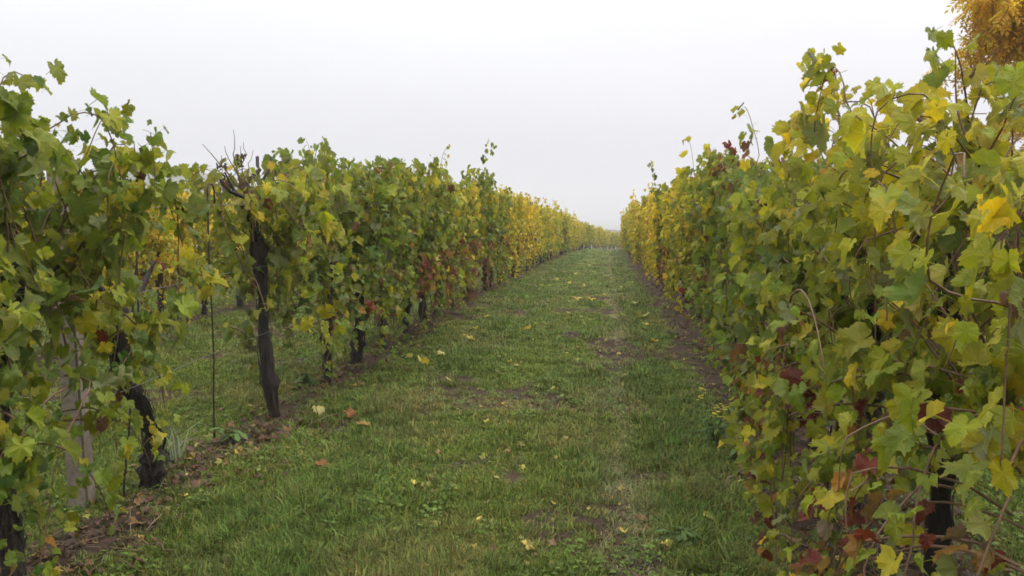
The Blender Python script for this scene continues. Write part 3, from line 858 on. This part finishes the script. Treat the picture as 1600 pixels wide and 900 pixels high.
# ------------------------------------------------------------------ ground plants
def ray_ground(px, py):
    """ground point under a spot of the photograph"""
    a, b = (px - 800) / 1300, (450 - py) / 1300
    f = CP + b * SP; z = -SP + b * CP
    dx, dy, dz = a * CY - f * SY, a * SY + f * CY, z
    t = np.geomspace(0.5, 200, 1500)
    k = int(np.argmax(EYE + dz * t < ground_h(dx * t, dy * t)))
    p = (dx * t[k], dy * t[k])
    return p[0], p[1], float(ground_h(np.array([p[0]]), np.array([p[1]]))[0])

def plant_mat(name, instancer, rough=0.55, transl=0.25):
    m, nt, nd, lk = new_mat(name)
    a = N(nt, 'ShaderNodeAttribute', attribute_name='tint')
    if instancer: a.attribute_type = 'INSTANCER'
    v = N(nt, 'ShaderNodeAttribute', attribute_name='Col')
    c = MIX(nt, 1.0, a.outputs['Color'], v.outputs['Color'], 'MULTIPLY') if instancer else v.outputs['Color']
    p = N(nt, 'ShaderNodeBsdfPrincipled'); lk.new(c, p.inputs['Base Color'])
    p.inputs['Roughness'].default_value = rough; p.inputs['Specular IOR Level'].default_value = 0.15
    t = N(nt, 'ShaderNodeBsdfTranslucent'); lk.new(c, t.inputs['Color'])
    mx = N(nt, 'ShaderNodeMixShader'); mx.inputs[0].default_value = transl
    lk.new(p.outputs[0], mx.inputs[1]); lk.new(t.outputs[0], mx.inputs[2])
    out = N(nt, 'ShaderNodeOutputMaterial'); lk.new(mx.outputs[0], out.inputs[0])
    return m
M_GRASS = plant_mat('grass_blades', True)
M_PLANT = plant_mat('plant', False)

def blades(rg, n, rad, h, w, lean=0.5, dry=0.18):
    V, T, C = [], [], []
    for i in range(n):
        a = rg.uniform(0, 6.28); r0 = rad * math.sqrt(rg.random())
        p = np.array([math.cos(a) * r0, math.sin(a) * r0, -0.01])
        b = rg.uniform(0, 6.28); ln = h * rg.uniform(0.5, 1.25); k = lean * rg.uniform(0.2, 1.5)
        d = np.array([math.cos(b), math.sin(b), 0]); s = np.array([-d[1], d[0], 0]) * w * rg.uniform(0.7, 1.3) * 0.5
        p1 = p + d * ln * 0.25 * k + np.array([0, 0, ln * 0.6]); p2 = p + d * ln * 0.75 * k + np.array([0, 0, ln * (1.0 - 0.3 * k)])
        o = len(V) * 5
        V.append(np.array([p - s, p + s, p1 - s * 0.8, p1 + s * 0.8, p2])); T += [(o, o + 1, o + 3), (o, o + 3, o + 2), (o + 2, o + 3, o + 4)]
        c = np.array([1, 1, 1]) * rg.uniform(0.5, 1.45)
        if rg.random() < dry: c = np.array([2.0, 1.25, 1.5]) * rg.uniform(0.4, 1.1)
        C.append(np.tile(c, (5, 1)))
    return np.vstack(V), np.array(T), np.vstack(C)

def discs(rg, n, rad, size, h, lobes=3):
    V, T, C, o = [], [], [], 0
    for i in range(n):
        a = rg.uniform(0, 6.28); r0 = rad * math.sqrt(rg.random())
        p = np.array([math.cos(a) * r0, math.sin(a) * r0, h * rg.uniform(0.3, 1.0)])
        nz = nrm(np.array([rg.normal(0, .4), rg.normal(0, .4), 1.0]))
        c = np.array([1, 1, 1]) * rg.uniform(0.7, 1.4)
        t0 = rg.uniform(0, 6.28)
        for l in range(lobes):
            u = np.array([math.cos(t0 + l * 6.283 / lobes), math.sin(t0 + l * 6.283 / lobes), 0]); u = nrm(u - nz * (u @ nz)); w = np.cross(nz, u)
            s = size * rg.uniform(0.7, 1.2)
            V.append(p + s * np.array([u * 0, u * .45 + w * .42, u * .95 + w * .25, u * .95 - w * .25, u * .45 - w * .42]) + nz * s * np.array([0, .12, 0, 0, .12])[:, None])
            T += [(o, o + 1, o + 2), (o, o + 2, o + 3), (o, o + 3, o + 4)]; o += 5
            C.append(np.tile(c, (5, 1)))
    return np.vstack(V), np.array(T), np.vstack(C)

grg = np.random.default_rng(21)
def proto_coll(name, geos, mat):
    c = bpy.data.collections.new(name)
    for k, (v, t, col) in enumerate(geos):
        o = bpy.data.objects.new(name + '_clump', mesh_np(name, v, t, mat, col=col, smooth=False)); c.objects.link(o)
    return c
def scatter(name, coll, P, scale, rotz, tint, pick, label=None):
    me = bpy.data.meshes.new(name)
    n = len(P)
    me.vertices.add(n); me.vertices.foreach_set('co', np.ascontiguousarray(P, np.float32).ravel())
    def at(nm, typ, key, arr):
        a = me.attributes.new(nm, typ, 'POINT'); a.data.foreach_set(key, np.ascontiguousarray(arr).ravel())
    at('scl', 'FLOAT_VECTOR', 'vector', scale.astype(np.float32))
    rv = np.zeros((n, 3), np.float32); rv[:, 2] = rotz
    rv[:, :2] = grg.normal(0, 0.12, (n, 2))
    at('rot', 'FLOAT_VECTOR', 'vector', rv)
    tc = np.ones((n, 4), np.float32); tc[:, :3] = tint
    at('tint', 'FLOAT_COLOR', 'color', tc)
    at('pick', 'INT', 'value', pick.astype(np.int32))
    o = obj(name, me, kind='stuff')
    ng = bpy.data.node_groups.new(name, 'GeometryNodeTree')
    ng.interface.new_socket('Geometry', in_out='INPUT', socket_type='NodeSocketGeometry')
    ng.interface.new_socket('Geometry', in_out='OUTPUT', socket_type='NodeSocketGeometry')
    gi = ng.nodes.new('NodeGroupInput'); go = ng.nodes.new('NodeGroupOutput')
    iop = ng.nodes.new('GeometryNodeInstanceOnPoints')
    ci = ng.nodes.new('GeometryNodeCollectionInfo'); ci.inputs['Collection'].default_value = coll
    ci.inputs['Separate Children'].default_value = True; ci.inputs['Reset Children'].default_value = True
    def na(nm, typ):
        a = ng.nodes.new('GeometryNodeInputNamedAttribute'); a.data_type = typ; a.inputs['Name'].default_value = nm
        return [s for s in a.outputs if s.enabled and s.name == 'Attribute'][0]
    ng.links.new(gi.outputs[0], iop.inputs['Points']); ng.links.new(ci.outputs[0], iop.inputs['Instance'])
    iop.inputs['Pick Instance'].default_value = True
    ng.links.new(na('pick', 'INT'), iop.inputs['Instance Index'])
    ng.links.new(na('rot', 'FLOAT_VECTOR'), iop.inputs['Rotation'])
    ng.links.new(na('scl', 'FLOAT_VECTOR'), iop.inputs['Scale'])
    ng.links.new(iop.outputs[0], go.inputs[0])
    md = o.modifiers.new('scatter', 'NODES'); md.node_group = ng
    if label: o['label'] = label
    return o

def wedge(n, y0, y1, a0=-0.80, a1=0.56):
    y = y0 * (y1 / y0) ** grg.random(n)
    x = y * grg.uniform(a0, a1, n) + bend(y) * 0.6
    return x, y

NG = 80000
x, y = wedge(NG, 2.3, 75)
pt = patchiness(x, y)
keep = grg.random(NG) < 0.04 + 0.96 * pt
x, y, pt = x[keep], y[keep], pt[keep]
xx = x - bend(y)
lush = np.clip(np.exp(-((xx + 1.45) / 0.35) ** 2) + 0.9 * np.exp(-((xx - 0.5) / 0.22) ** 2) + 0.7 * sstep(0.5, 0.7, fbm(x * 0.9, y * 0.9, 55, 2)), 0, 1)
trk = np.exp(-((xx - 0.1 - 0.05 * np.sin(y * 0.7)) / 0.13) ** 2) * sstep(0.15, 0.5, fbm(x * 2.5, y * 0.9, 88, 3))
dry = np.clip(0.25 * trk + 0.5 * sstep(0.54, 0.72, fbm(x * 1.4 + 9, y * 1.1, 66, 3)) + 0.35 * (1 - pt), 0, 1)
hh = (0.52 + 0.26 * lush) * np.where(grg.random(len(x)) < 0.05, 1.7, 1.0) * (1 - 0.35 * trk) * grg.uniform(0.7, 1.25, len(x)) * (0.65 + 0.35 * pt)
sp = 0.75 + y / 11
tint = np.array([0.122, 0.170, 0.028])[None] * np.ones((len(x), 1))
tint = tint * (1 - 0.5 * lush[:, None]) + np.array([0.092, 0.150, 0.034]) * 0.5 * lush[:, None]
tint = tint * (1 - 0.6 * dry[:, None]) + np.array([0.24, 0.205, 0.075]) * 0.6 * dry[:, None]
tint = tint * (1 - 0.75 * trk[:, None]) + np.array([0.25, 0.25, 0.13]) * 0.75 * trk[:, None]
tint = tint * grg.uniform(0.65, 1.4, (len(x), 1)) * grg.normal(1, 0.05, (len(x), 3))
geos = [blades(grg, 46, 0.062, 0.075, 0.0052, 0.55) for _ in range(5)] + [blades(grg, 34, 0.05, 0.10, 0.0048, 0.75) for _ in range(3)] + [blades(grg, 40, 0.07, 0.05, 0.005, 0.9, 0.35) for _ in range(2)]
GR = proto_coll('grass', geos, M_GRASS)
P = np.stack([x, y, ground_h(x, y) - 0.004], -1)
pick = np.where(lush > 0.5, grg.integers(3, 8, len(x)), np.where(dry > 0.55, grg.integers(8, 10, len(x)), grg.integers(0, 5, len(x))))
scatter('grass', GR, P, np.stack([sp * hh ** 0.3, sp * hh ** 0.3, hh], -1), grg.uniform(0, 6.28, len(x)), tint, pick, 'short autumn grass covering the path between the rows')

# clover and broad-leaved weeds in the turf
n = 9000
x, y = wedge(n, 2.4, 30)
k = (fbm(x * 1.7 + 4, y * 1.7, 91, 2) > 0.52) & (grg.random(n) < 0.3 + 0.6 * patchiness(x, y))
x, y = x[k], y[k]
geos = [discs(grg, 22, 0.08, 0.010, 0.035) for _ in range(3)] + [discs(grg, 8, 0.06, 0.026, 0.03, 1) for _ in range(3)]
WC = proto_coll('weeds', geos, M_GRASS)
tint = np.array([0.10, 0.15, 0.026]) * grg.uniform(0.6, 1.35, (len(x), 1)) * np.ones((1, 3))
s = grg.uniform(0.8, 1.4, len(x))
scatter('weeds', WC, np.stack([x, y, ground_h(x, y)], -1), np.stack([s, s, s], -1), grg.uniform(0, 6.28, len(x)), tint, grg.integers(0, 6, len(x)), 'clover and small broad-leaved weeds in the turf')

# leaf litter and straw on the bare strips below the vines
M_LIT = leaf_mat('leaf_litter', 'attr', veins=True, transl=0.15)
lr = np.random.default_rng(41)
LX, LY = [], []
for row, cnt, ya, yb in (('L1', 2400, 2.2, 60), ('R1', 2000, 1.6, 55), ('L2', 500, 7, 27), ('L3', 150, 10, 26)):
    yy = ya * (yb / ya) ** lr.random(cnt)
    LY.append(yy); LX.append(ROWS[row] + bend(yy) + lr.normal(0, 0.30, cnt))
yy = 2.6 * (40 / 2.6) ** lr.random(620); LY.append(yy); LX.append(lr.uniform(-2.0, 1.0, 620) + bend(yy))
lx, ly = np.concatenate(LX), np.concatenate(LY)
nL = len(lx)
lz = ground_h(lx, ly) + lr.uniform(0.008, 0.03, nL)
th = lr.uniform(0, 6.28, nL)
LL = dict(pos=np.stack([lx, ly, lz], -1), nor=nrm(np.stack([lr.normal(0, .35, nL), lr.normal(0, .35, nL), np.ones(nL)], -1)), td=np.stack([np.cos(th), np.sin(th), np.zeros(nL)], -1), sz=lr.uniform(0.022, 0.062, nL))
lp = np.array([(0.075, 0.040, 0.024), (0.10, 0.052, 0.028), (0.16, 0.10, 0.04), (0.055, 0.031, 0.021), (0.075, 0.024, 0.018), (0.33, 0.26, 0.06), (0.16, 0.17, 0.04)])
LL['col'] = lp[lr.choice(7, nL, p=[.25, .2, .12, .2, .12, .06, .05])]
LL['col'][-620:] = np.array([(0.36, 0.31, 0.07), (0.20, 0.20, 0.05), (0.14, 0.085, 0.04)])[lr.integers(0, 3, 620)]
LL['col'] = LL['col'] * lr.uniform(0.7, 1.3, (nL, 1))
V, T, C, U = leaf_mass(LL, SH_MID, np.ones(nL, bool), lr)
lo = obj('leaf_litter', mesh_np('leaf_litter', V, T, M_LIT, col=C, luv=U), kind='stuff'); lo['label'] = 'brown fallen leaves littering the soil below the vines'
ps = []
for i in range(1100):
    row = ('L1', 'R1', 'R1')[lr.integers(0, 3)]
    y_ = 2.2 * (22 / 2.2) ** lr.random(); x_ = ROWS[row] + lr.normal(0, 0.38)
    a = lr.uniform(0, 6.28); ln = lr.uniform(0.06, 0.28); d = np.array([math.cos(a), math.sin(a)])
    q = [(x_ + d[0] * ln * f, y_ + d[1] * ln * f) for f in (-.5, 0, .5)]
    zz = ground_h(np.array([p[0] for p in q]), np.array([p[1] for p in q])) + np.array([0.006, lr.uniform(0.012, 0.03), lr.uniform(0.006, 0.05)])
    ps.append(tube(np.array([(q[j][0], q[j][1], zz[j]) for j in range(3)]), lr.uniform(0.001, 0.0025), 3, False))
v, t = join(ps)
so = obj('dry_stalks', mesh_np('dry_stalks', v, t, simple_mat('straw', (0.09, 0.06, 0.035), (0.27, 0.20, 0.11), 3.0, 0.8, 0.1)), kind='stuff'); so['label'] = 'straw and broken dry stalks on the soil strips'

# clods of bare earth
bmc = bmesh.new(); bmesh.ops.create_icosphere(bmc, subdivisions=1, radius=1.0); bmc.verts.ensure_lookup_table()
cv = np.array([v.co[:] for v in bmc.verts]); ct = np.array([[v.index for v in f.verts] for f in bmc.faces]); bmc.free()
ps = []
for i in range(2600):
    if i < 1900:
        row = ('L1', 'R1', 'R1')[lr.integers(0, 3)]
        y_ = 2.2 * (25 / 2.2) ** lr.random(); x_ = ROWS[row] + lr.normal(-0.1 if row == 'R1' else 0, 0.28); s = lr.uniform(0.006, 0.022)
    else:
        c = [(750, 718), (735, 722), (340, 700), (930, 880), (600, 880), (890, 600), (640, 610), (1160, 640)][i % 8]
        if i < 1908: ccs = globals().setdefault('ccs', {}); ccs[i % 8] = ray_ground(*c)
        if i % 8 not in ccs: ccs[i % 8] = ray_ground(*c)
        x_, y_, _ = ccs[i % 8]; x_ += lr.normal(0, 0.14); y_ += lr.normal(0, 0.10); s = lr.uniform(0.004, 0.014)
    z_ = float(ground_h(np.array([x_]), np.array([y_]))[0])
    ps.append((cv * s * lr.uniform(0.6, 1.3, (1, 3)) * lr.uniform(0.75, 1.25, cv.shape) + np.array([x_, y_, z_ + s * 0.3]), ct))
v, t = join(ps)
co = obj('soil_crumbs', mesh_np('soil_crumbs', v, t, M_SOILCLOD, smooth=False), kind='stuff'); co['label'] = 'crumbs of dark bare earth in the turf and below the vines'

# molehill
mx_, my_, mz_ = ray_ground(893, 529)
ps = []
for i in range(150):
    a = lr.uniform(0, 6.28); r_ = 0.16 * math.sqrt(lr.random()); h_ = 0.07 * math.cos(r_ / 0.16 * 1.5)
    s = lr.uniform(0.012, 0.03)
    ps.append((cv * s * lr.uniform(0.75, 1.25, cv.shape) + np.array([math.cos(a) * r_, math.sin(a) * r_, h_ * lr.uniform(0.4, 1)]), ct))
v, t = join(ps)
tag(obj('molehill', mesh_np('molehill', v, t, M_SOILCLOD, smooth=False), loc=(mx_, my_, mz_)), 'small dark molehill on the grass path', 'molehill')

# fallen leaves that can be told apart on the path
def fallen(px, py, c, label, size=0.10):
    x_, y_, z_ = ray_ground(px, py)
    o = obj('fallen_leaf', LEAF_MESH[lr.integers(0, 14)], loc=(x_, y_, z_ + 0.05))
    o.rotation_euler = (lr.normal(0, 0.25), lr.normal(0, 0.25), lr.uniform(0, 6.28)); o.scale = (size * 1.2,) * 3
    o.color = (*c, 1)
    tag(o, label, 'leaf', 'fallen leaves on the grass path')
YL, PL, OR = (0.42, 0.36, 0.06), (0.42, 0.42, 0.20), (0.22, 0.10, 0.04)
fallen(902, 471, YL, 'bright yellow fallen leaf mid-path, left of a close pair', 0.12)
fallen(923, 472, YL, 'bright yellow fallen leaf mid-path, right of a close pair', 0.12)
fallen(505, 738, OR, 'orange-brown curled fallen leaf in the grass, front left', 0.075)
fallen(545, 656, OR, 'rusty orange fallen leaf near the base of the second left trunk', 0.07)
fallen(660, 575, YL, 'yellow fallen leaf at the grass edge below the left row', 0.11)
fallen(497, 650, PL, 'pale whitish fallen leaf beside the trunk of the bare-headed vine', 0.09)
fallen(1112, 824, (0.30, 0.33, 0.08), 'yellow-green fallen leaf in the grass, front right', 0.11)
fallen(1003, 501, (0.28, 0.32, 0.08), 'yellow-green fallen leaf beside the right soil strip', 0.13)
fallen(566, 672, (0.30, 0.20, 0.06), 'ochre fallen leaf in the grass below the rusty one', 0.09)
for (a, b) in ((845, 448), (858, 450), (889, 446), (912, 451), (944, 464), (970, 452), (986, 446), (972, 497), (1010, 512), (742, 519), (735, 537), (640, 566), (690, 562), (700, 602), (825, 520), (870, 441), (900, 430), (920, 418), (760, 500), (955, 438), (1022, 540), (992, 478)):
    fallen(a, b, PL if lr.random() < 0.6 else YL, 'small pale fallen leaf scattered on the far grass path', lr.uniform(0.06, 0.09))

# flowering mustard at the foot of the right row
def mustard(px, py, h, nst, seed, label, flowers=True):
    rg = np.random.default_rng(seed)
    x_, y_, z_ = ray_ground(px, py)
    e = tag(empty('flowering_weed' if flowers else 'leafy_weed', (x_, y_, z_ - 0.01)), label, 'weed')
    for s in range(nst):
        a = rg.uniform(0, 6.28); ln = h * rg.uniform(0.6, 1.1); d = np.array([math.cos(a), math.sin(a), 0]) * rg.uniform(0.15, 0.7)
        q = np.array([(d * f ** 1.3 + np.array([0, 0, 1.0]) * f) * ln + rg.normal(0, 0.006, 3) * f for f in np.linspace(0, 1, 7)])
        v, t = tube(q, np.linspace(0.0035, 0.0015, 7), 5)
        st = obj('stem', mesh_np('stem', v, t, M_PLANT, col=np.tile((0.08, 0.12, 0.03), (len(v), 1))), e)
        for k in range(7):
            p = q[rg.integers(0, 6)]; b = rg.uniform(0, 6.28); l2 = rg.uniform(0.05, 0.11)
            dd = nrm(np.array([math.cos(b), math.sin(b), rg.uniform(-0.3, 0.5)])); sd = nrm(np.cross(dd, (0, 0, 1))); up = np.cross(sd, dd)
            f_ = np.array([0, .25, .5, .75, 1.0]); w_ = np.array([0.06, .28, .22, .34, 0.02]) * 0.55
            c_ = p + dd * f_[:, None] * l2 - np.array([0, 0, 1]) * (f_ ** 2)[:, None] * l2 * 0.4
            vv = np.vstack([c_ + sd * w_[:, None] * l2, c_ - sd * w_[:, None] * l2])
            tt = np.array([(i, i + 1, i + 6) for i in range(4)] + [(i, i + 6, i + 5) for i in range(4)])
            obj('leaf', mesh_np('leaf', vv, tt, M_PLANT, col=np.tile(np.array((0.07, 0.115, 0.028)) * rg.uniform(0.8, 1.5), (10, 1))), e)
        if flowers:
            V, T, o_ = [], [], 0
            for k in range(9):
                p = q[-1] + rg.normal(0, 0.014, 3); b = rg.uniform(0, 3)
                for l in range(4):
                    u = np.array([math.cos(b + l * 1.571), math.sin(b + l * 1.571), 0.25]); w = np.array([-u[1], u[0], 0])
                    V.append(p + 0.011 * np.array([u * 0, u * .6 + w * .4, u, u * .6 - w * .4])); T += [(o_, o_ + 1, o_ + 2), (o_, o_ + 2, o_ + 3)]; o_ += 4
            v = np.vstack(V)
            obj('flower_head', mesh_np('flower_head', v, np.array(T), M_PLANT, col=np.tile((0.62, 0.52, 0.05), (len(v), 1)), smooth=False), e)
mustard(1118, 700, 0.36, 10, 1, 'weed with small yellow flowers at the foot of the right row')
mustard(1150, 722, 0.24, 5, 2, 'smaller yellow-flowered weed right of the bigger one')
mustard(1085, 690, 0.10, 5, 3, 'low leafy weed left of the yellow flowers', False)
mustard(1060, 850, 0.10, 6, 4, 'low green weed in the grass at the front right', False)
mustard(480, 600, 0.14, 5, 5, 'small green weed by the slim left trunk', False)
mustard(365, 690, 0.12, 5, 6, 'small leafy weed at the foot of the upright stake', False)

# pale coarse grass clump by the curved trunk
x_, y_, z_ = ray_ground(272, 725)
v, t, c = blades(np.random.default_rng(3), 34, 0.05, 0.26, 0.009, 0.8, 0.1)
c = c * np.array((0.17, 0.22, 0.12))
tag(obj('grass_clump', mesh_np('grass_clump', v, t, M_PLANT, col=c), loc=(x_, y_, z_)), 'clump of long pale grass beside the curved trunk', 'grass clump')

# broken canes lying on the soil
def fallen_cane(p0, p1, r, label, lift=0.03):
    a = np.array(ray_ground(*p0)); b = np.array(ray_ground(*p1))
    q = np.array([a + (b - a) * f + np.array([0, 0, 0.012 + lift * math.sin(f * 3.1)]) + lr.normal(0, 0.006, 3) for f in np.linspace(0, 1, 9)])
    v, t = tube(q - a, np.linspace(r, r * 0.5, 9), 6)
    tag(obj('broken_cane', mesh_np('broken_cane', v, t, M_DRYCANE), loc=tuple(a)), label, 'cane')
fallen_cane((1270, 862), (1165, 842), 0.007, 'long dry cane lying on bare soil, front right')
fallen_cane((1125, 775), (1185, 735), 0.005, 'dry cane lying below the yellow flowers', 0.06)
fallen_cane((480, 672), (540, 650), 0.004, 'thin dry cane on the grass by the bare-headed vine')
fallen_cane((215, 852), (290, 885), 0.004, 'pale dry stalk in the grass, front left')

# ------------------------------------------------------------------ misty autumn air
bm = bmesh.new(); bmesh.ops.create_cube(bm, size=1.0)
for v in bm.verts: v.co = Vector((v.co.x * 6400, v.co.y * 6400 + 1500, (v.co.z + 0.5) * 125 - 72))
me = bpy.data.meshes.new('haze'); bm.to_mesh(me); bm.free()
hm, nt, nd, lk = new_mat('haze')
pv = N(nt, 'ShaderNodeVolumePrincipled')
pv.inputs['Color'].default_value = (0.71, 0.705, 0.765, 1); pv.inputs['Density'].default_value = 0.0013
pv.inputs['Anisotropy'].default_value = 0.1
out = N(nt, 'ShaderNodeOutputMaterial'); lk.new(pv.outputs[0], out.inputs['Volume'])
me.materials.append(hm)
hz = obj('haze', me, kind='stuff'); hz['label'] = 'thin autumn mist over the vineyard'
